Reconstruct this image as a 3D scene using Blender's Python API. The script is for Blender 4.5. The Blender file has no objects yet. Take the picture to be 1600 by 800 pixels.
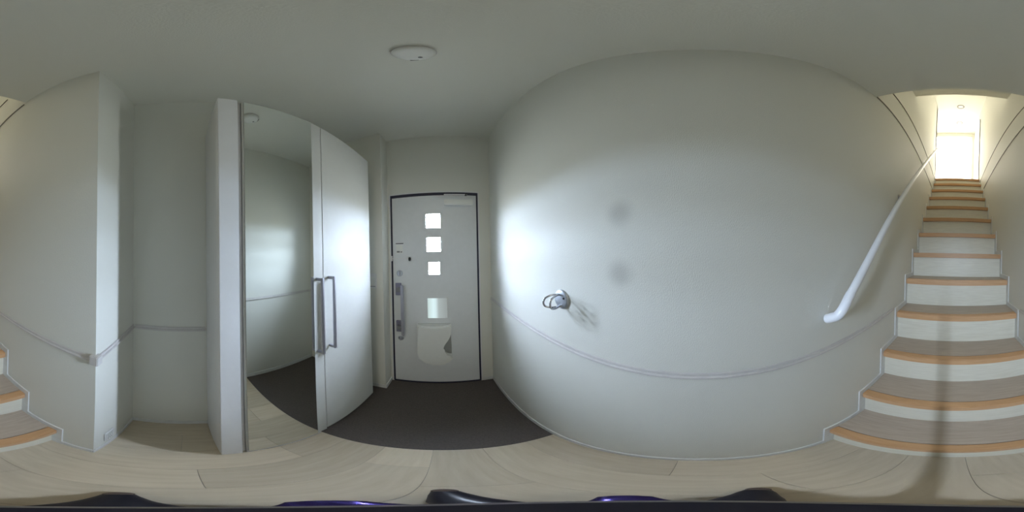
import bpy, bmesh, math, random
from mathutils import Matrix, Vector
random.seed(7)
SC = bpy.context.scene
COL = SC.collection
H = 1.3                                   # eye height

# ---------------------------------------------------------------- camera
R = Matrix(((0.99949447, -0.02502933, 0.01960447),
            (0.02499169, 0.99968532, 0.00216231),
            (-0.01965242, -0.00167127, 0.99980548)))
az = math.radians(25.875)
right = Vector((math.cos(az), -math.sin(az), 0)); fwd = Vector((math.sin(az), math.cos(az), 0)); up = Vector((0, 0, 1))
r_, u_, b_ = R @ right, R @ up, R @ (-fwd)
M = Matrix(((r_.x, u_.x, b_.x, 0), (r_.y, u_.y, b_.y, 0), (r_.z, u_.z, b_.z, H), (0, 0, 0, 1)))
cd = bpy.data.cameras.new('camera'); cam = bpy.data.objects.new('camera', cd); COL.objects.link(cam)
cd.type = 'PANO'
try: cd.cycles.panorama_type = 'EQUIRECTANGULAR'
except Exception: cd.panorama_type = 'EQUIRECTANGULAR'
cd.clip_start = 0.01; cd.clip_end = 100
cam.matrix_world = M
SC.camera = cam

# ---------------------------------------------------------------- world: overcast sky over grey ground
W = bpy.data.worlds.new('World'); SC.world = W; W.use_nodes = True
nt = W.node_tree; nt.nodes.clear()
tc = nt.nodes.new('ShaderNodeTexCoord'); sep = nt.nodes.new('ShaderNodeSeparateXYZ')
rmp = nt.nodes.new('ShaderNodeValToRGB'); bg = nt.nodes.new('ShaderNodeBackground'); wo = nt.nodes.new('ShaderNodeOutputWorld')
mr = nt.nodes.new('ShaderNodeMapRange'); mr.inputs['From Min'].default_value = -1; mr.inputs['From Max'].default_value = 1
nt.links.new(tc.outputs['Generated'], sep.inputs[0]); nt.links.new(sep.outputs['Z'], mr.inputs['Value'])
nt.links.new(mr.outputs[0], rmp.inputs['Fac']); nt.links.new(rmp.outputs['Color'], bg.inputs['Color']); nt.links.new(bg.outputs[0], wo.inputs[0])
e = rmp.color_ramp.elements
e[0].position = 0.0; e[0].color = (0.13, 0.13, 0.12, 1)
e[1].position = 1.0; e[1].color = (0.94, 1.06, 1.32, 1)
x = e.new(0.485); x.color = (0.16, 0.165, 0.16, 1)
x = e.new(0.515); x.color = (0.58, 0.68, 0.86, 1)
bg.inputs['Strength'].default_value = 378.0

# daylight enters through the three clear lights of the entrance door (sampling portals at the openings)
def portal(x, y, z, sx, sz):
    l = bpy.data.lights.new('door_light_portal', 'AREA'); l.shape = 'RECTANGLE'; l.size = sx; l.size_y = sz
    l.cycles.is_portal = True
    o = bpy.data.objects.new('door_light_portal', l); COL.objects.link(o)
    o.location = (x, y, z); o.rotation_euler = (math.radians(-90), 0, 0)
DW = [(-0.072, 1.588, 0.059, 0.060), (-0.070, 1.392, 0.057, 0.058), (-0.069, 1.199, 0.046, 0.050)]
for (x, z, hx, hz) in DW: portal(x, 1.372, z, 2*hx, 2*hz)

SC.view_settings.view_transform = 'Standard'
SC.view_settings.look = 'None'
SC.view_settings.gamma = 1
SC.view_settings.use_curve_mapping = False
SC.view_settings.exposure = 0.16
SC.cycles.max_bounces = 12; SC.cycles.diffuse_bounces = 8; SC.cycles.glossy_bounces = 4
SC.cycles.transparent_max_bounces = 12
SC.cycles.use_denoising = True
SC.cycles.sample_clamp_indirect = 10
SC.cycles.caustics_reflective = False; SC.cycles.caustics_refractive = False
WIN_UP = 8.5                             # radiance of the window upstairs

# ---------------------------------------------------------------- materials
def new_mat(name):
    m = bpy.data.materials.new(name); m.use_nodes = True
    n = m.node_tree; b = n.nodes['Principled BSDF']; return m, n, b
def setp(b, **k):
    for a, v in k.items():
        a = a.replace('_', ' ')
        if a in b.inputs: b.inputs[a].default_value = v
def noise(n, scale, stretch=(1, 1, 1), detail=4, coord='Object'):
    t = n.nodes.new('ShaderNodeTexCoord'); mp = n.nodes.new('ShaderNodeMapping'); mp.inputs['Scale'].default_value = stretch
    z = n.nodes.new('ShaderNodeTexNoise'); z.inputs['Scale'].default_value = scale; z.inputs['Detail'].default_value = detail
    n.links.new(t.outputs[coord], mp.inputs[0]); n.links.new(mp.outputs[0], z.inputs['Vector']); return z
def ramp(n, src, c0, c1, p0=0.3, p1=0.7):
    r = n.nodes.new('ShaderNodeValToRGB'); r.color_ramp.elements[0].position = p0; r.color_ramp.elements[1].position = p1
    r.color_ramp.elements[0].color = (*c0, 1); r.color_ramp.elements[1].color = (*c1, 1); n.links.new(src, r.inputs[0]); return r.outputs['Color']
def bump(n, b, src, strength, dist=0.001):
    bp = n.nodes.new('ShaderNodeBump'); bp.inputs['Strength'].default_value = strength; bp.inputs['Distance'].default_value = dist
    n.links.new(src, bp.inputs['Height']); n.links.new(bp.outputs[0], b.inputs['Normal'])
def plain(name, c, rough=0.5, metal=0.0, spec=0.5, var=0.04, scale=30, bmp=0.0, coat=0.0):
    m, n, b = new_mat(name)
    z = noise(n, scale)
    n.links.new(ramp(n, z.outputs['Fac'], tuple(v*(1-var) for v in c), tuple(min(1, v*(1+var)) for v in c)), b.inputs['Base Color'])
    setp(b, Roughness=rough, Metallic=metal, Specular_IOR_Level=spec, Coat_Weight=coat)
    if bmp: bump(n, b, z.outputs['Fac'], bmp)
    return m
def wallpaper(name, c, marks=()):
    m, n, b = new_mat(name)
    big = noise(n, 2.0)
    col = ramp(n, big.outputs['Fac'], tuple(v*0.985 for v in c), c)
    for (p, rad, k) in marks:              # faint round darker marks on the paper
        t = n.nodes.new('ShaderNodeTexCoord'); d = n.nodes.new('ShaderNodeVectorMath'); d.operation = 'DISTANCE'
        d.inputs[1].default_value = p; n.links.new(t.outputs['Object'], d.inputs[0])
        q = n.nodes.new('ShaderNodeMapRange'); q.interpolation_type = 'SMOOTHERSTEP'
        q.inputs['From Min'].default_value = 0.0; q.inputs['From Max'].default_value = rad
        q.inputs['To Min'].default_value = 1 - k; q.inputs['To Max'].default_value = 1.0
        n.links.new(d.outputs['Value'], q.inputs['Value'])
        mx = n.nodes.new('ShaderNodeVectorMath'); mx.operation = 'SCALE'
        n.links.new(col, mx.inputs[0]); n.links.new(q.outputs[0], mx.inputs['Scale']); col = mx.outputs[0]
    n.links.new(col, b.inputs['Base Color'])
    f = noise(n, 420, (1, 1, 0.5), 2)
    bump(n, b, f.outputs['Fac'], 0.4, 0.0012)
    setp(b, Roughness=0.62, Specular_IOR_Level=0.35)
    return m
def wood(name, c0, c1, stretch, rough=0.45, tone=0.10, scale=14):
    m, n, b = new_mat(name)
    z = noise(n, scale, stretch, 8)
    col = ramp(n, z.outputs['Fac'], c0, c1, 0.32, 0.68)
    oi = n.nodes.new('ShaderNodeObjectInfo'); q = n.nodes.new('ShaderNodeMapRange')
    q.inputs['To Min'].default_value = 1 - tone; q.inputs['To Max'].default_value = 1 + tone
    n.links.new(oi.outputs['Random'], q.inputs['Value'])
    mx = n.nodes.new('ShaderNodeVectorMath'); mx.operation = 'SCALE'
    n.links.new(col, mx.inputs[0]); n.links.new(q.outputs[0], mx.inputs['Scale']); n.links.new(mx.outputs[0], b.inputs['Base Color'])
    bump(n, b, z.outputs['Fac'], 0.08, 0.0005)
    setp(b, Roughness=rough, Specular_IOR_Level=0.4)
    return m
WALLC = (0.74, 0.74, 0.685)
m_wall = wallpaper('wallpaper', WALLC)
m_wallR = wallpaper('wallpaper_marked', WALLC, [((0.40, 0.21, 1.413), 0.062, 0.22), ((0.40, 0.211, 1.242), 0.062, 0.24)])
m_ceil = wallpaper('ceiling_paper', (0.745, 0.745, 0.685))
m_trim = plain('trim_white', (0.76, 0.76, 0.76), 0.35)
m_rail = plain('dado_white', (0.62, 0.60, 0.585), 0.45)
m_skirt = plain('skirting_white', (0.72, 0.73, 0.72), 0.4)
m_board = wood('floor_veneer', (0.53, 0.45, 0.335), (0.595, 0.515, 0.395), (6, 0.7, 6), 0.5, 0.10, 8)
m_tread = wood('tread_veneer', (0.475, 0.39, 0.31), (0.555, 0.47, 0.385), (0.7, 8, 8), 0.42, 0.03)
m_nose = wood('nosing_wood', (0.54, 0.31, 0.15), (0.62, 0.38, 0.205), (0.6, 12, 12), 0.4, 0.03)
m_riser = wood('riser_veneer', (0.68, 0.65, 0.54), (0.76, 0.735, 0.63), (0.6, 9, 9), 0.38, 0.02)
m_tile = plain('entry_vinyl', (0.083, 0.069, 0.062), 0.75, var=0.18, scale=160, bmp=0.3)
m_cab = plain('cabinet_laminate', (0.60, 0.60, 0.57), 0.5, spec=0.22, var=0.01)
m_cabside = plain('cabinet_edge', (0.74, 0.74, 0.75), 0.3, var=0.01)
m_door = plain('door_sheet', (0.73, 0.75, 0.765), 0.36, var=0.015)
m_frame = plain('door_gasket', (0.018, 0.018, 0.045), 0.45)
m_steel = plain('satin_steel', (0.48, 0.48, 0.55), 0.32, metal=0.9)
m_chrome = plain('chrome', (0.50, 0.50, 0.52), 0.2, metal=1.0)
m_plate = plain('brushed_plate', (0.46, 0.49, 0.54), 0.42, metal=0.7)
m_mount = plain('grey_violet_mount', (0.26, 0.25, 0.33), 0.35, metal=0.6)
m_dark = plain('dark_plastic', (0.03, 0.03, 0.035), 0.4)
m_black = plain('black_aluminium', (0.012, 0.011, 0.02), 0.3)
m_viol = plain('violet_anodised', (0.05, 0.035, 0.16), 0.22, metal=0.8)
m_rubber = plain('brown_rubber', (0.10, 0.07, 0.055), 0.7)
m_grey = plain('grey_line', (0.22, 0.22, 0.23), 0.5)
m_joint = plain('joint_strip', (0.20, 0.19, 0.165), 0.5)
m_box = plain('letterbox_white', (0.78, 0.79, 0.76), 0.35, var=0.01)
m_hrail = plain('handrail_white', (0.80, 0.81, 0.84), 0.3, var=0.01)
m_alarm = plain('alarm_white', (0.82, 0.83, 0.81), 0.4, var=0.01)
m_mirror, n, b = new_mat('mirror_glass'); setp(b, Base_Color=(0.83, 0.86, 0.83, 1), Metallic=1.0, Roughness=0.012)
z = noise(n, 3); n.links.new(ramp(n, z.outputs['Fac'], (0.82, 0.85, 0.82), (0.84, 0.87, 0.84)), b.inputs['Base Color'])
m_mouth = plain('letterbox_mouth_shade', (0.60, 0.61, 0.60), 0.5)  # greyer than the cover: cavity shading put into the colour
def glass_mat():
    m = bpy.data.materials.new('clear_pane'); m.use_nodes = True; n = m.node_tree; n.nodes.clear()
    o = n.nodes.new('ShaderNodeOutputMaterial'); t = n.nodes.new('ShaderNodeBsdfTransparent'); g = n.nodes.new('ShaderNodeBsdfGlossy')
    g.inputs['Roughness'].default_value = 0.05; t.inputs['Color'].default_value = (0.95, 0.97, 0.97, 1)
    x = n.nodes.new('ShaderNodeMixShader'); x.inputs[0].default_value = 0.05
    n.links.new(t.outputs[0], x.inputs[1]); n.links.new(g.outputs[0], x.inputs[2]); n.links.new(x.outputs[0], o.inputs[0]); return m
m_glass = glass_mat()
def emit_mat(name, col, s):
    m = bpy.data.materials.new(name); m.use_nodes = True; n = m.node_tree; n.nodes.clear()
    o = n.nodes.new('ShaderNodeOutputMaterial'); x = n.nodes.new('ShaderNodeEmission')
    z = noise(n, 1.2); n.links.new(ramp(n, z.outputs['Fac'], tuple(v*0.97 for v in col), col), x.inputs['Color'])
    x.inputs['Strength'].default_value = s; n.links.new(x.outputs[0], o.inputs[0]); return m
m_win = emit_mat('frosted_daylight_pane', (1.0, 0.93, 0.77), WIN_UP)

# ---------------------------------------------------------------- mesh helpers
def box(bm, x0, x1, y0, y1, z0, z1, bev=0.0):
    vs = [bm.verts.new((x, y, z)) for x in (x0, x1) for y in (y0, y1) for z in (z0, z1)]
    f = [(0, 1, 3, 2), (4, 6, 7, 5), (0, 4, 5, 1), (2, 3, 7, 6), (0, 2, 6, 4), (1, 5, 7, 3)]
    fs = [bm.faces.new([vs[i] for i in q]) for q in f]
    if bev:
        es = list({e for q in fs for e in q.edges})
        bmesh.ops.bevel(bm, geom=es, offset=bev, segments=2, affect='EDGES', clamp_overlap=True)
def prism(bm, pts, axis, a, b, bev=0.0):
    """pts in the two other axes (in x,y,z order), extruded from a to b along axis"""
    def mk(p, t):
        q = list(p); q.insert(axis, t); return bm.verts.new(q)
    A = [mk(p, a) for p in pts]; B = [mk(p, b) for p in pts]; n_ = len(pts)
    fs = [bm.faces.new(A), bm.faces.new(B[::-1])]
    for i in range(n_): fs.append(bm.faces.new((A[i], B[i], B[(i+1) % n_], A[(i+1) % n_])))
    if bev:
        es = list({e for q in fs[:2] for e in q.edges})
        bmesh.ops.bevel(bm, geom=es, offset=bev, segments=2, affect='EDGES', clamp_overlap=True)
def tube(bm, pts, rad, seg=16, cap=True):
    pts = [Vector(p) for p in pts]; rings = []
    rads = rad if isinstance(rad, (list, tuple)) else [rad]*len(pts)
    prev = None
    for i, p in enumerate(pts):
        d = (pts[min(i+1, len(pts)-1)] - pts[max(i-1, 0)]).normalized()
        if prev is None:
            a = Vector((0, 0, 1)) if abs(d.z) < 0.9 else Vector((1, 0, 0)); nrm = d.cross(a).normalized()
        else: nrm = (prev - d*prev.dot(d)).normalized()
        prev = nrm; bi = d.cross(nrm)
        rings.append([bm.verts.new(p + (nrm*math.cos(t) + bi*math.sin(t))*rads[i]) for t in [2*math.pi*k/seg for k in range(seg)]])
    for q in range(len(rings)-1):
        for k in range(seg): bm.faces.new((rings[q][k], rings[q][(k+1) % seg], rings[q+1][(k+1) % seg], rings[q+1][k]))
    if cap: bm.faces.new(rings[0][::-1]); bm.faces.new(rings[-1])
def lathe(bm, prof, c, axis='z', seg=40):
    """prof: (radius, height) pairs from the axis outwards and back"""
    rings = []
    for (r, h) in prof:
        ring = []
        for k in range(seg if r > 1e-6 else 1):
            t = 2*math.pi*k/seg; p = (r*math.cos(t), r*math.sin(t), h)
            if axis == 'x': p = (p[2], p[0], p[1])
            if axis == 'y': p = (p[0], p[2], p[1])
            ring.append(bm.verts.new(Vector(p)+Vector(c)))
        rings.append(ring)
    for a, b in zip(rings, rings[1:]):
        if len(a) == 1 and len(b) == 1: continue
        for k in range(seg):
            k2 = (k+1) % seg
            if len(a) == 1: bm.faces.new((a[0], b[k2], b[k]))
            elif len(b) == 1: bm.faces.new((a[k], a[k2], b[0]))
            else: bm.faces.new((a[k], a[k2], b[k2], b[k]))
def arc(p0, p1, p2, n_=8):
    p0, p1, p2 = Vector(p0), Vector(p1), Vector(p2)
    return [p0*(1-t)**2 + p1*2*t*(1-t) + p2*t*t for t in [i/n_ for i in range(n_+1)]]
def obj(name, bm, mat, parent=None, smooth=True, at=None):
    bmesh.ops.recalc_face_normals(bm, faces=bm.faces)
    me = bpy.data.meshes.new(name); bm.to_mesh(me); bm.free()
    me.materials.append(mat)
    if smooth:
        for p in me.polygons: p.use_smooth = True
        me.set_sharp_from_angle(angle=math.radians(35))
    o = bpy.data.objects.new(name, me); COL.objects.link(o)
    if parent is not None:
        o.parent = parent; o.matrix_parent_inverse = Matrix.Translation(parent_loc(parent)).inverted()
    return o
def parent_loc(p):
    return Vector(p.location)          # parts keep their own origin at the world's, things sit at their base
def tag(o, label=None, cat=None, group=None, kind=None):
    if label: o['label'] = label
    if cat: o['category'] = cat
    if group: o['group'] = group
    if kind: o['kind'] = kind
    return o
def empty(name, loc, label=None, cat=None, kind=None):
    o = bpy.data.objects.new(name, None); COL.objects.link(o); o.location = loc; o.empty_display_size = 0.05
    return tag(o, label, cat, None, kind)
def B(*boxes, bev=0.0):
    bm = bmesh.new()
    for q in boxes: box(bm, *q, bev=bev)
    return bm
def struct(name, bm, mat, label, smooth=False, cat=None):
    return tag(obj(name, bm, mat, None, smooth), label, cat or name.split('_')[0], None, 'structure')

# ---------------------------------------------------------------- key dimensions
XR, XL = 0.400, -0.451          # stair-side walls
XA, YA = -0.820, -0.277         # alcove back wall, alcove side wall
YD, YN = 1.316, 1.173           # entrance door wall, nib beside it
ZC = 2.488                      # hall ceiling
YE = 0.516                      # edge of the wooden floor
YO = -0.715                     # where the stairwell opens
ZL = 0.2232*13 - 0.011          # landing
ZC2 = 5.30; YF = -4.25; YU = -3.15

# ---------------------------------------------------------------- floor
fl = struct('floor', B((XA, XR, -0.50, YE, -0.10, -0.0125)), m_grey, 'pale beige wood-veneer board floor between the stairs and the dark entry', cat='floor')
gap = 0.0004; pitch = 0.160
edges = [XA]
k = -5
while True:
    v = -0.055 + pitch*k
    if v > XR - 0.02: break
    if v > XA + 0.03: edges.append(v)
    k += 1
edges.append(XR)
joints = {0: [0.10], 1: [-0.02], 2: [0.30], 3: [0.02], 4: [-0.30, 0.36], 5: [0.20], 6: [-0.12], 7: [0.05]}
for i in range(len(edges)-1):
    x0, x1 = edges[i]+gap, edges[i+1]-gap
    ylow = YA if x1 < XL+0.02 else -0.475
    js = [j for j in joints.get(i, [0.1]) if j > ylow + 0.05]
    ys = [ylow] + js + [YE]
    for a, c in zip(ys, ys[1:]):
        bm = B((x0, x1, a+gap, c-gap, -0.012, 0.0), bev=0.0005)
        o = obj('board', bm, m_board, fl)
fe = struct('floor_entry', B((-0.83, XR, YE, YD+0.03, -0.10, -0.004)), m_tile, 'dark brown-grey smooth entry floor in front of the entrance door', cat='floor')

# ---------------------------------------------------------------- walls
T = 0.12
struct('wall_right', B((XR, XR+T, YU, YD+T, -0.10, ZC2)), m_wallR, 'long white papered wall with the coat hook, running from entrance door up the stairs')
struct('wall_left', B((XL-T, XL, YU, YA-0.12, -0.10, ZC2)), m_wall, 'white papered wall beside the stairs, opposite the handrail')
struct('wall_left_return', B((XA-T, XL, YA-0.12, YA, -0.10, ZC)), m_wall, 'short white wall facing the entrance door, with socket near its foot')
struct('wall_alcove', B((XA-T, XA, YA, YD+T, -0.10, ZC)), m_wall, 'shaded back wall of the alcove behind the shoe cabinet')
struct('wall_nib', B((XA, -0.451, YN, YD+T, -0.10, ZC)), m_wall, 'narrow white wall nib with light switch left of the entrance door')
struct('wall_front', B((-0.451, -0.437, YD, YD+T, -0.10, ZC), (0.307, XR, YD, YD+T, -0.10, ZC), (-0.437, 0.307, YD, YD+T, 1.848, ZC)), m_wall, 'white wall around and above the entrance door')
struct('ceiling', B((XA-T, XR+T, YO, YD+T, ZC, ZC+0.10)), m_ceil, 'grey-white papered hall ceiling with the smoke alarm')
bm = bmesh.new(); prism(bm, [(YO, ZC), (YO, 3.55), (-1.47, 3.55), (-1.47, ZC2), (YO+0.1, ZC2), (YO+0.1, ZC+0.1), (YO, ZC+0.1)], 0, XL-T, XR+T)
struct('ceiling_stair', bm, m_ceil, 'dim papered soffit above the lower stairs', cat='ceiling')
struct('ceiling_landing', B((XL-T, 1.72, YF-T, -1.40, ZC2, ZC2+0.1)), m_ceil, 'white ceiling high over the upstairs landing')
struct('floor_landing', B((XL-T, 1.72, YF-T, -3.11, ZL-0.12, ZL-0.0005)), m_tread, 'wooden floor of the upstairs landing', cat='floor')
struct('floor_under_stair', B((XL-T, XR+T, YF-T, -0.50, -0.2, -0.10)), m_grey, 'slab below the staircase', cat='floor')
struct('wall_under_landing', B((XL-T, 1.72, YU-0.1, YU, -0.2, ZL-0.12)), m_wall, 'wall closing the space below the landing')
# upstairs hall
w0, w1, wz0, wz1 = -0.425, 0.70, 2.93, 5.17
struct('wall_landing_far', B((XL-T, w0, YF-T, YF, ZL-0.1, ZC2), (w1, 1.72, YF-T, YF, ZL-0.1, ZC2), (w0, w1, YF-T, YF, wz1, ZC2), (w0, w1, YF-T, YF, ZL-0.1, wz0)), m_wall, 'far wall of upstairs landing around the bright window')
struct('wall_landing_left', B((XL-T, XL, YF, YU, ZL-0.1, ZC2)), m_wall, 'upstairs landing wall holding the white inner door')
struct('wall_landing_near', B((XR, 1.72, YU, YU+T, ZL-0.1, ZC2)), m_wall, 'upstairs landing wall behind the stairwell')
struct('wall_landing_right', B((1.60, 1.72, YF, YU, ZL-0.1, ZC2)), m_wall, 'end wall of the upstairs landing')
wn = empty('window_1', (0.14, YF, 2.93), 'tall bright frosted window at the top of the stairs', 'window', 'structure')
fr = 0.045
obj('window_frame', B((w0, w0+fr, YF-0.07, YF+0.012, wz0, wz1), (w1-fr, w1, YF-0.07, YF+0.012, wz0, wz1), (w0+fr, w1-fr, YF-0.07, YF+0.012, wz1-fr, wz1), (w0+fr, w1-fr, YF-0.07, YF+0.012, wz0, wz0+fr), bev=0.003), m_trim, wn)
obj('pane', B((w0+fr, w1-fr, YF-0.05, YF-0.04, wz0+fr, wz1-fr)), m_win, wn, False)
d2 = empty('door_2', (XL, -3.6, ZL), 'plain white inner door on the upstairs landing', 'door', 'structure')
obj('door_casing', B((XL, XL+0.015, -3.245, -3.205, ZL, ZL+2.04), (XL, XL+0.015, -4.12, -4.08, ZL, ZL+2.04), (XL, XL+0.015, -4.08, -3.245, ZL+2.0, ZL+2.04), bev=0.002), m_trim, d2)
obj('door_leaf', B((XL-0.01, XL+0.006, -4.075, -3.25, ZL+0.005, ZL+1.995), bev=0.001), m_trim, d2)
obj('gap_shadow_strip', B((XL, XL+0.0155, -3.203, -3.197, ZL, ZL+2.04), (XL, XL+0.008, -3.251, -3.246, ZL, ZL+2.0)), m_grey, d2, False)  # solid grey strips painted as the shadow lines along the casing
bm = bmesh.new(); tube(bm, [(XL+0.005, -3.32, ZL+0.98), (XL+0.05, -3.32, ZL+0.98), (XL+0.05, -3.43, ZL+0.98)], 0.008, 10); obj('door_handle', bm, m_chrome, d2)

# ---------------------------------------------------------------- trims
def rail_bm(segs, ext=0.0):
    bm = bmesh.new()
    for (ax, pos, s, a, c) in segs:          # ax: axis the rail runs along; pos: wall face; s: inward sign
        for (z0, z1, d) in ((0.910, 0.938, 0.005), (0.914, 0.924, 0.010)):
            q0, q1 = sorted((pos, pos + s*d))
            if ax == 'y': box(bm, q0, q1, a, c, z0, z1, bev=0.002)
            else: box(bm, a, c, q0, q1, z0, z1, bev=0.002)
    return bm
struct('trim_1', rail_bm([('y', XR, -1, -1.03, YD)]), m_rail, 'slim white dado rail along the wall with the coat hook', True, 'trim')
struct('trim_2', rail_bm([('y', XL, 1, -1.03, YA)]), m_rail, 'slim white dado rail on the wall beside the stairs opposite the handrail', True, 'trim')
t3 = struct('trim_3', rail_bm([('x', YA, 1, XA, XL)]), m_rail, 'slim white dado rail on the short wall with the socket', True, 'trim')
obj('corner_cap', B((XL-0.016, XL+0.017, YA-0.016, YA+0.017, 0.902, 0.946), bev=0.003), m_rail, t3)
struct('trim_4', rail_bm([('y', XA, 1, YA+0.012, 0.095)]), m_rail, 'slim dado rail on the shaded alcove back wall', True, 'trim')
for nm, z, yend, ya in (('lower', 2.502, -2.80, YO-0.01), ('upper', 2.838, -3.12, -0.93)):
    struct('trim_%d' % (5 if nm == 'lower' else 7), B((XR-0.005, XR, yend, ya, z-0.006, z+0.006), bev=0.001), m_joint, 'thin dark level joint strip, %s of two, on stair wall with the handrail' % nm, True, 'trim')
    struct('trim_%d' % (6 if nm == 'lower' else 8), B((XL, XL+0.005, yend, ya, z-0.036, z-0.024), bev=0.001), m_joint, 'thin dark level joint strip, %s of two, on stair wall opposite the handrail' % nm, True, 'trim')
bh = 0.045; bt = 0.006
struct('baseboard_right', B((XR-bt, XR, -0.40, YD, -0.004, bh), bev=0.0015), m_skirt, 'low white baseboard under the wall with the coat hook', True)
struct('baseboard_left', B((XL, XL+bt, -0.40, YA, 0, bh), bev=0.0015), m_skirt, 'short white baseboard between stairs and wall corner', True)
struct('baseboard_return', B((XA, XL+bt, YA, YA+bt, 0, bh), bev=0.0015), m_skirt, 'low white baseboard under the socket on the short wall', True)
struct('baseboard_alcove', B((XA, XA+bt, YA+bt, 0.10, 0, bh), bev=0.0015), m_skirt, 'low baseboard at the foot of the shaded alcove wall', True)
struct('baseboard_nib', B((XA, -0.442, YN-bt, YN, -0.004, bh), (-0.451, -0.442, YN, YD, -0.004, bh), bev=0.0015), m_skirt, 'low white baseboard round the wall nib beside the entrance door', True)
struct('baseboard_front', B((0.312, XR-bt, YD-bt, YD, -0.004, bh), bev=0.0015), m_skirt, 'tiny white baseboard right of the entrance door', True)

# ---------------------------------------------------------------- staircase
st = empty('staircase', (-0.02, -0.46, 0), 'steep wooden staircase with cream risers and orange-brown nosings between white walls', 'staircase')
RUN, RISE, N0 = 0.219, 0.2232, -0.430
xs0, xs1 = XL+0.0073, XR-0.0073
for i in range(13):
    zt = RISE*(i+1) - 0.011; yf = N0 - RUN*i
    zb = 0.0 if i == 0 else RISE*i - 0.011
    rb = B((xs0, xs1, yf-0.042, yf-0.028, zb, zt-0.044), bev=0.0006)
    obj('riser', rb, m_riser, st)
    nb = B((xs0, xs1, yf-0.049, yf, zt-0.043, zt), bev=0.004)
    if i < 12:
        t = obj('tread', B((xs0, xs1, yf-RUN-0.030, yf-0.0502, zt-0.030, zt-0.0006), bev=0.0006), m_tread, st)
        obj('nosing', nb, m_nose, t)
    else:
        obj('landing_nosing', nb, m_nose, st)
def skirt_pts():
    p = [(-0.400, 0.0), (-0.400, bh)]
    y0 = -0.4075
    p.append((y0, bh)); z = None
    for i in range(13):
        zt = RISE*(i+1) + 0.025
        p.append((y0 - RUN*i, zt)); 
        if i < 12: p.append((y0 - RUN*(i+1), zt))
    p += [(-3.13, RISE*13+0.025), (-3.13, ZL-0.35), (-0.56, 0.0)]
    return p
for (a, c) in ((XR-0.0070, XR-0.0002), (XL+0.0002, XL+0.0070)):
    bm = bmesh.new(); prism(bm, skirt_pts(), 0, a, c); obj('skirting', bm, m_skirt, st, False)

# ---------------------------------------------------------------- handrail
hr = empty('handrail', (0.338, -0.40, 1.09), 'round white handrail with elbow end climbing the stair wall', 'handrail')
hx, rr = 0.338, 0.0165
z_at = lambda y: 1.112 + (-y - 0.415)*0.995
bm = bmesh.new(); tube(bm, [(hx, -0.455, z_at(-0.455)), (hx, -2.83, z_at(-2.83))], rr, 24); obj('rail_tube', bm, m_hrail, hr)
bm = bmesh.new(); pts = [Vector((hx, -0.462, z_at(-0.462)))] + arc((hx, -0.447, z_at(-0.447)), (hx, -0.414, 1.098), (hx+0.020, -0.410, 1.082), 8) + [Vector((XR-0.010, -0.402, 1.066)), Vector((XR-0.004, -0.401, 1.064))]
tube(bm, pts, [0.0180]*(len(pts)-1) + [0.0160], 24); obj('elbow', bm, m_hrail, hr)
for y in (-1.10, -1.95, -2.76):
    bm = bmesh.new(); zz = z_at(y)
    tube(bm, arc((hx, y, zz-0.012), (hx, y, zz-0.055), (XR-0.004, y, zz-0.06), 8), 0.006, 10)
    lathe(bm, [(0, 0), (0.022, 0), (0.022, 0.005), (0, 0.006)][::-1], (XR-0.006, y, zz-0.06), 'x', 20); obj('bracket', bm, m_steel, hr)
bm = bmesh.new(); lathe(bm, [(0, -0.004), (0.018, -0.004), (0.0185, 0.012), (0, 0.012)], (0, 0, 0), 'z', 20)
bmesh.ops.transform(bm, matrix=Matrix.Translation((hx, -2.832, z_at(-2.832))) @ Matrix.Rotation(math.radians(45), 4, 'X'), verts=bm.verts)
obj('end_cap', bm, m_grey, hr)

# ---------------------------------------------------------------- coat hook on the wall
hk = empty('coat_hook', (XR, 0.448, 1.128), 'round steel coat hook plate with two wire loops on white wall', 'hook')
bm = bmesh.new(); lathe(bm, [(0, -0.0075), (0.030, -0.0075), (0.0345, -0.006), (0.037, -0.003), (0.0375, 0.0)], (XR-0.0002, 0.448, 1.128), 'x', 48); obj('plate', bm, m_plate, hk)
for s, w in ((1, 0.030), (-1, -0.012)):
    x0 = XR-0.008; y0 = 0.448; 
    a = Vector((x0, y0+0.004*s+0.006, 1.128+0.018)); f = Vector((x0-0.054, y0+w*0.55+0.012, 1.128+0.004)); d = Vector((x0, y0-0.004*s-0.004, 1.128-0.024))
    pts = arc(a, (x0-0.030, y0+w*0.5, 1.128+0.024), (x0-0.050, y0+w*0.8, 1.128+0.010), 8)
    pts += arc(pts[-1], (x0-0.062, y0+w, 1.128-0.006), (x0-0.050, y0+w*0.9, 1.128-0.022), 8)[1:]
    pts += arc(pts[-1], (x0-0.034, y0+w*0.6, 1.128-0.034), d, 8)[1:]
    bm = bmesh.new(); tube(bm, pts, 0.0038, 12); obj('wire_loop', bm, m_chrome, hk)
bm = bmesh.new(); lathe(bm, [(0, -0.0105), (0.004, -0.0095), (0.004, 0)], (XR-0.0005, 0.430, 1.135), 'x', 16); obj('screw', bm, m_dark, hk)

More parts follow.
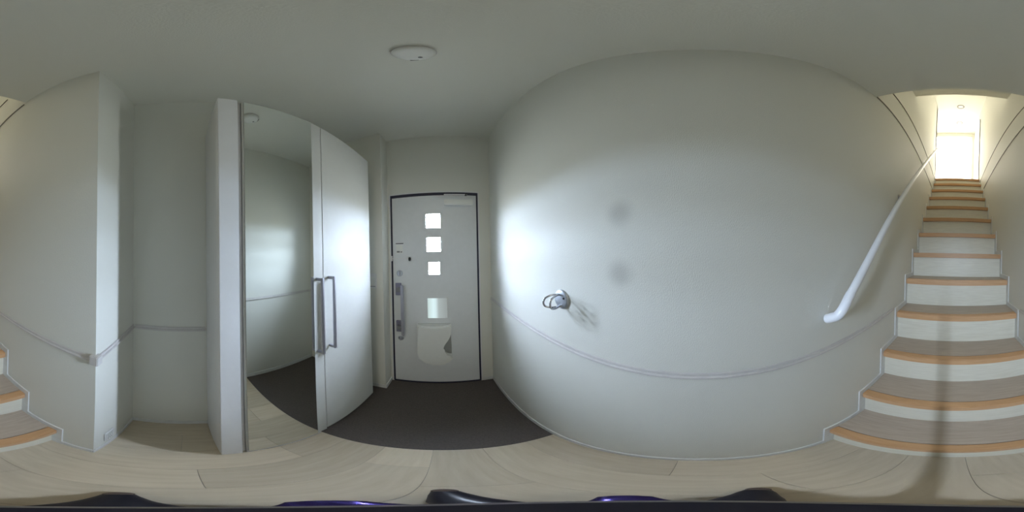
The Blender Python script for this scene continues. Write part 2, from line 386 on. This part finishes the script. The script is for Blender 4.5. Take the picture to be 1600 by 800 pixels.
# ---------------------------------------------------------------- smoke alarm
sa = empty('smoke_alarm', (-0.047, 0.395, ZC), 'round white smoke alarm on the ceiling in front of the entrance door', 'smoke alarm')
c = (-0.047, 0.395, ZC)
bm = bmesh.new(); lathe(bm, [(0, -0.032), (0.030, -0.032), (0.046, -0.029), (0.053, -0.022), (0.055, -0.012), (0.055, -0.006)], c, 'z', 56); obj('body', bm, m_alarm, sa)
bm = bmesh.new(); lathe(bm, [(0.055, -0.006), (0.058, -0.006), (0.058, 0.0)], c, 'z', 56); obj('base', bm, m_rail, sa)
bm = B((c[0]-0.020, c[0]+0.006, c[1]+0.044, c[1]+0.0545, ZC-0.024, ZC-0.015), bev=0.002); obj('vent', bm, m_dark, sa)
bm = bmesh.new(); lathe(bm, [(0, -0.034), (0.006, -0.0335), (0.0075, -0.030)], (c[0]+0.012, c[1]+0.028, ZC+0.0005), 'z', 20); obj('test_button', bm, m_grey, sa)

# ---------------------------------------------------------------- shoe cabinet
CX, CY0, CY1, CT = -0.493, 0.100, 1.031, 2.060
cb = empty('shoe_cabinet', (-0.66, 0.56, 0), 'tall glossy white shoe cabinet with mirror strip beside the entrance door', 'cabinet')
obj('body', B((XA+0.003, CX-0.022, CY0+0.02, CY1-0.004, 0.065, CT-0.002), bev=0.001), m_cab, cb)
obj('side_panel', B((XA+0.003, CX, CY0, CY0+0.066, 0.0, CT+0.004), bev=0.0015), m_cabside, cb)
obj('plinth', B((XA+0.003, CX-0.05, CY0+0.067, YE-0.004, 0.0, 0.064)), m_cabside, cb)
obj('filler_strip', B((CX-0.022, CX-0.010, CY0+0.0665, CY0+0.078, 0.02, CT-0.004)), m_rail, cb)
obj('floor_strip', B((CX-0.020, CX-0.002, CY0+0.080, YE-0.006, 0.0005, 0.016), bev=0.001), m_rail, cb)
dy = 0.5465; z0, z1 = 0.030, CT-0.004
md = obj('door', B((CX-0.021, CX, 0.180, dy-0.0015, z0, z1), bev=0.0012), m_cab, cb); tag(md, 'mirrored door')
obj('mirror', B((CX-0.0005, CX+0.0035, 0.1855, 0.484, z0+0.004, z1-0.008), bev=0.0007), m_mirror, md)
d_ = obj('door', B((CX-0.021, CX, dy+0.0015, CY1, z0+0.02, z1), bev=0.0012), m_cab, cb); tag(d_, 'plain white door')
def bar_handle(y, par):
    bm = bmesh.new(); r = 0.0062
    za, zb = 0.842, 1.215; xo = CX+0.034
    box(bm, xo-0.007, xo+0.005, y-0.0065, y+0.0065, za, zb, bev=0.002)
    for z in (za+0.007, zb-0.007): box(bm, CX, xo, y-0.006, y+0.006, z-0.0065, z+0.0065, bev=0.0015)
    return obj('handle', bm, m_steel, par)
bar_handle(0.505, md); bar_handle(0.583, d_)

# ---------------------------------------------------------------- entrance door
dr = empty('door_1', (-0.064, YD, 0), 'pale grey entrance door with dark seal and column of small lights', 'door', 'structure')
dx0, dx1, dz1 = -0.427, 0.297, 1.838
obj('outer_frame', B((-0.437, dx0, YD-0.004, YD+0.08, -0.004, 1.848), (dx1, 0.307, YD-0.004, YD+0.08, -0.004, 1.848), (dx0, dx1, YD-0.004, YD+0.08, dz1, 1.848)), m_cabside, dr, False)
g = 0.014
obj('door_gasket', B((dx0, dx0+g, YD-0.001, YD+0.06, 0, dz1), (dx1-g, dx1, YD-0.001, YD+0.06, 0, dz1), (dx0+g, dx1-g, YD-0.001, YD+0.06, dz1-0.026, dz1), (dx0+g, dx1-g, YD-0.001, YD+0.06, -0.004, 0.014)), m_frame, dr, False)
lx0, lx1, lz0, lz1 = dx0+g, dx1-g, 0.014, dz1-0.026
y0, y1 = YD+0.002, YD+0.042
# leaf with three real openings
bx = []
rows = sorted(DW, key=lambda q: q[1]); zc = lz0; cx = -0.070; hw = max(q[2] for q in DW)
bx.append((lx0, cx-hw, y0, y1, lz0, lz1)); bx.append((cx+hw, lx1, y0, y1, lz0, lz1))
for (x, z, hx_, hz) in rows:
    bx.append((cx-hw, cx+hw, y0, y1, zc, z-hz)); 
    if x-hx_ > cx-hw+1e-4: bx.append((cx-hw, x-hx_, y0, y1, z-hz, z+hz))
    if x+hx_ < cx+hw-1e-4: bx.append((x+hx_, cx+hw, y0, y1, z-hz, z+hz))
    zc = z+hz
bx.append((cx-hw, cx+hw, y0, y1, zc, lz1))
leaf = obj('door_leaf', B(*bx), m_door, dr, False)
for (x, z, hx_, hz) in rows:
    t = 0.006
    obj('light_trim', B((x-hx_-t, x-hx_+0.001, y0-0.003, y0+0.01, z-hz-t, z+hz+t), (x+hx_-0.001, x+hx_+t, y0-0.003, y0+0.01, z-hz-t, z+hz+t), (x-hx_+0.001, x+hx_-0.001, y0-0.003, y0+0.01, z+hz-0.001, z+hz+t), (x-hx_+0.001, x+hx_-0.001, y0-0.003, y0+0.01, z-hz-t, z-hz+0.001)), m_door, dr, False)
    obj('pane', B((x-hx_, x+hx_, y0+0.018, y0+0.024, z-hz, z+hz)), m_glass, dr, False)
# fourth, dimmer pane laid on the leaf, its glow gradient painted in
m_frost = bpy.data.materials.new('pane_painted_glow'); m_frost.use_nodes = True; n = m_frost.node_tree; n.nodes.clear()
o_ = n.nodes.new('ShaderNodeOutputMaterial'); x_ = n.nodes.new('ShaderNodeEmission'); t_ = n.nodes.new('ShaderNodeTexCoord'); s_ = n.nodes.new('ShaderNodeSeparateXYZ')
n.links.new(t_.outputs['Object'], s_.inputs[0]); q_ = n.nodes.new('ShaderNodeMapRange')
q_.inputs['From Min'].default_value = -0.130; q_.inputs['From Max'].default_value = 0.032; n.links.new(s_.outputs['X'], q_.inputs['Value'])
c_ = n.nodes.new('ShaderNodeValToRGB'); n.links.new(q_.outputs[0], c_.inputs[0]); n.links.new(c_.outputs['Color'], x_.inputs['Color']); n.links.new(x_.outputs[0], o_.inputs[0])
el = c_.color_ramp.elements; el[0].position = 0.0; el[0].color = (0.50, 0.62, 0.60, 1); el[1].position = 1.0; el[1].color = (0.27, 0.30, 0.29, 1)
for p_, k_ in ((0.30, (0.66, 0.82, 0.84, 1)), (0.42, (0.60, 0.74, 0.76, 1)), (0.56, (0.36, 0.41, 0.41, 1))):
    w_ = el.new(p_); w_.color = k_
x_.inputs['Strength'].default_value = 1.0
pt = obj('pane', B((-0.128, 0.030, y0-0.0015, y0+0.002, 0.770, 0.948)), m_frost, dr, False); tag(pt, 'dim frosted pane with painted glow under the three bright ones')

# letter box cover: rounded body with scoop on its right side
bm = bmesh.new()
out = []
def bez(p0, p1, p2, p3, n_=8):
    return [tuple((1-t)**3*a + 3*t*(1-t)**2*b + 3*t*t*(1-t)*c + t**3*d for a, b, c, d in zip(p0, p1, p2, p3)) for t in [i/n_ for i in range(n_)]]
out += bez((-0.212, 0.715), (-0.15, 0.690), (0.00, 0.690), (0.056, 0.722), 10)
out += bez((0.056, 0.722), (0.062, 0.56), (-0.005, 0.57), (-0.010, 0.475), 14)
out += bez((-0.010, 0.475), (-0.010, 0.42), (0.02, 0.415), (0.060, 0.404), 8)
out += bez((0.060, 0.404), (0.062, 0.33), (0.03, 0.300), (-0.075, 0.296), 10)
out += bez((-0.075, 0.296), (-0.18, 0.298), (-0.215, 0.36), (-0.214, 0.50), 10)
prism(bm, out, 1, y0-0.060, y0, bev=0.012)
lb = obj('letterbox_cover', bm, m_box, dr)
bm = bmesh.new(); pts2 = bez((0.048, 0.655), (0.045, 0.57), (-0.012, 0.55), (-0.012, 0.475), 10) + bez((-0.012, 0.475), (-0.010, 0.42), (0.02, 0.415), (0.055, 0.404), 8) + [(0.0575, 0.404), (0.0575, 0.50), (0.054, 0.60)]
prism(bm, pts2, 1, y0-0.012, y0, bev=0.0); obj('letterbox_pocket', bm, m_grey if False else plain('letterbox_scoop_shade', (0.30, 0.31, 0.30), 0.5), dr, False)  # dark grey plate paints the shadow inside the scoop
bm = bmesh.new(); prism(bm, [(-0.211, 0.719)] + bez((-0.211, 0.712), (-0.15, 0.686), (0.00, 0.686), (0.054, 0.718), 12) + [(0.054, 0.722)], 1, y0-0.020, y0)
obj('letterbox_mouth', bm, m_mouth, dr, False)
# door closer
cl = obj('door_closer', B((0.022, 0.250, y0-0.038, y0, 1.716, 1.762), bev=0.004), m_box, dr)
obj('closer_arm', B((-0.075, 0.150, y0-0.020, y0-0.012, 1.795, 1.805), (0.02, 0.205, y0-0.034, y0-0.026, 1.803, 1.811), bev=0.002), m_cabside, cl)
bm = bmesh.new(); lathe(bm, [(0, 0.005), (0.010, 0.005), (0.010, 0.022), (0, 0.022)], (0.195, y0-0.026, 1.795), 'z', 16); obj('closer_pivot', bm, m_dark, cl)
# latch guard
gd = obj('guard_arm', B((-0.425, -0.272, y0-0.014, y0-0.008, 1.279, 1.287), bev=0.0015), m_cabside, dr)
obj('guard_knob', B((-0.277, -0.258, y0-0.020, y0, 1.262, 1.292), bev=0.004), m_dark, gd)
obj('guard_base', B((-0.427, -0.416, y0-0.012, y0+0.002, 1.262, 1.306), bev=0.002), m_trim, dr)
# label plate high on the leaf, lock side
obj('latch_slot', B((-0.386, -0.320, y0-0.003, y0+0.001, 1.405, 1.411)), m_dark, dr, False)
obj('label_plate', B((-0.382, -0.326, y0-0.0015, y0+0.001, 1.325, 1.398), bev=0.0005), m_box, dr)
obj('label_mark', B((-0.378, -0.352, y0-0.0022, y0, 1.333, 1.345), (-0.346, -0.332, y0-0.0022, y0, 1.333, 1.342)), m_grey, dr, False)
def lock(x, z, r):
    bm = bmesh.new(); lathe(bm, [(0, -0.006), (r*0.86, -0.006), (r, -0.003), (r, 0.001)], (x, y0, z), 'y', 32); q = obj('lock_rose', bm, m_plate, dr)
    bm = B((x-0.005, x+0.005, y0-0.024, y0-0.005, z-r*0.7, z+r*0.7), bev=0.003); obj('thumb_turn', bm, m_steel, q)
lock(-0.357, 1.159, 0.026); lock(-0.357, 0.556, 0.024)
ph = obj('pull_handle', B((-0.340, -0.316, y0-0.058, y0-0.040, 0.604, 1.066), bev=0.005), m_steel, dr)
for (z0, z1) in ((0.972, 1.078), (0.628, 0.738)):
    obj('handle_mount', B((-0.392, -0.344, y0-0.018, y0, z0, z1), bev=0.003), m_mount, ph)
    zm = (z0+z1)/2
    obj('handle_bridge', B((-0.378, -0.336, y0-0.050, y0-0.017, zm-0.018, zm+0.018), bev=0.003), m_grey, ph)

# ---------------------------------------------------------------- switch and socket
sw = empty('light_switch', (-0.538, YN, 1.11), 'white wall switch on the narrow nib between cabinet and entrance door', 'switch')
obj('plate', B((-0.573, -0.503, YN-0.007, YN-0.0002, 1.050, 1.168), bev=0.003), m_trim, sw)
obj('rocker', B((-0.558, -0.518, YN-0.011, YN-0.006, 1.072, 1.142), bev=0.002), m_box, sw)
obj('indicator', B((-0.562, -0.514, YN-0.0085, YN-0.006, 1.064, 1.069)), m_grey, sw, False)
so = empty('wall_socket', (-0.545, YA, 0.15), 'white double socket low on the short wall corner by the alcove', 'socket')
obj('plate', B((-0.584, -0.514, YA+0.0002, YA+0.009, 0.100, 0.220), bev=0.003), m_trim, so)
for z in (0.135, 0.185):
    q = obj('outlet', B((-0.568, -0.530, YA+0.008, YA+0.0115, z-0.018, z+0.018), bev=0.002), m_box, so)
    obj('slot', B((-0.557, -0.555, YA+0.0105, YA+0.0120, z-0.006, z+0.006), (-0.544, -0.542, YA+0.0105, YA+0.0120, z-0.007, z+0.007)), m_dark, q, False)

# ---------------------------------------------------------------- camera stand on the floor
ts = empty('camera_stand', (0, 0, 0), 'slim black camera pole on three short spread legs in mid floor', 'tripod')
bm = bmesh.new(); tube(bm, [(0, 0, 0.07), (0, 0, 0.42)], 0.0175, 24); obj('lower_tube', bm, m_black, ts)
bm = bmesh.new(); tube(bm, [(0, 0, 0.42), (0, 0, 0.44), (0, 0, 0.441), (0, 0, 0.80)], [0.0175, 0.0175, 0.0135, 0.0135], 24); obj('middle_tube', bm, m_black, ts)
bm = bmesh.new(); tube(bm, [(0, 0, 0.80), (0, 0, 0.82), (0, 0, 0.821), (0, 0, 1.145), (0, 0, 1.155)], [0.0150, 0.0150, 0.0080, 0.0080, 0.0060], 24); obj('upper_tube', bm, m_black, ts)
bm = bmesh.new(); lathe(bm, [(0, 0.052), (0.034, 0.052), (0.038, 0.058), (0.038, 0.082), (0.030, 0.092), (0.0176, 0.096)], (0, 0, 0), 'z', 40); obj('hub', bm, m_viol, ts)
for (fx, fy) in ((-0.024, 0.172), (-0.162, -0.063), (0.148, -0.070)):
    f = Vector((fx, fy, 0)); d = f.normalized(); s = Vector((-d.y, d.x, 0)); L = f.length
    bm = bmesh.new(); secs = [(0.030, 0.060, 0.020, 0.016), (0.080, 0.046, 0.022, 0.014), (0.130, 0.028, 0.019, 0.012), (L-0.012, 0.014, 0.0150, 0.009)]
    rings = []
    for (q, zc_, hw_, ht) in secs:
        ring = [];
        for k in range(12):
            a = 2*math.pi*k/12; ring.append(bm.verts.new(d*q + s*hw_*math.cos(a) + Vector((0, 0, zc_ + ht*math.sin(a)))))
        rings.append(ring)
    for a, c in zip(rings, rings[1:]):
        for k in range(12): bm.faces.new((a[k], a[(k+1) % 12], c[(k+1) % 12], c[k]))
    bm.faces.new(rings[0]); bm.faces.new(rings[-1][::-1])
    lg = obj('leg', bm, m_black, ts)
    bm = bmesh.new(); lathe(bm, [(0, 0.0), (0.013, 0.0), (0.015, 0.006), (0.013, 0.018), (0, 0.020)], d*(L-0.006), 'z', 20); obj('rubber_foot', bm, m_rubber, lg)
    if fx < 0.1 and fy > -0.065:          # lever between this leg and the next one round the hub
        e_ = Vector((-0.80, 0.60, 0)) if fx < -0.1 else Vector((0.86, 0.51, 0))
        bm = bmesh.new(); pts = [e_*0.030 + Vector((0, 0, 0.070)), e_*0.060 + Vector((0, 0, 0.066)), e_*0.092 + Vector((0, 0, 0.056)), e_*0.100 + Vector((0, 0, 0.054))]
        tube(bm, pts, [0.020, 0.022, 0.020, 0.012], 18)
        bmesh.ops.scale(bm, vec=(1, 1, 0.45), space=Matrix.Translation((0, 0, -0.06)), verts=bm.verts); obj('leg_lock', bm, m_viol, ts)

# ---------------------------------------------------------------- downlights upstairs
for k_, y in enumerate((-3.06, -3.74)):
    dl = empty('downlight', (-0.04, y, ZC2), 'small round recessed downlight in landing ceiling, ' + ('nearer the stairwell' if k_ == 0 else 'nearer the bright window'), 'ceiling light')
    tag(dl, group='downlights on the landing ceiling')
    bm = bmesh.new(); lathe(bm, [(0.050, -0.004), (0.066, -0.010), (0.070, -0.004), (0.070, 0.0)], (-0.04, y, ZC2), 'z', 32); obj('trim_ring', bm, m_grey, dl)
    bm = bmesh.new(); lathe(bm, [(0, -0.003), (0.050, -0.003), (0.051, -0.001)], (-0.04, y, ZC2), 'z', 32); obj('diffuser', bm, m_rail, dl)
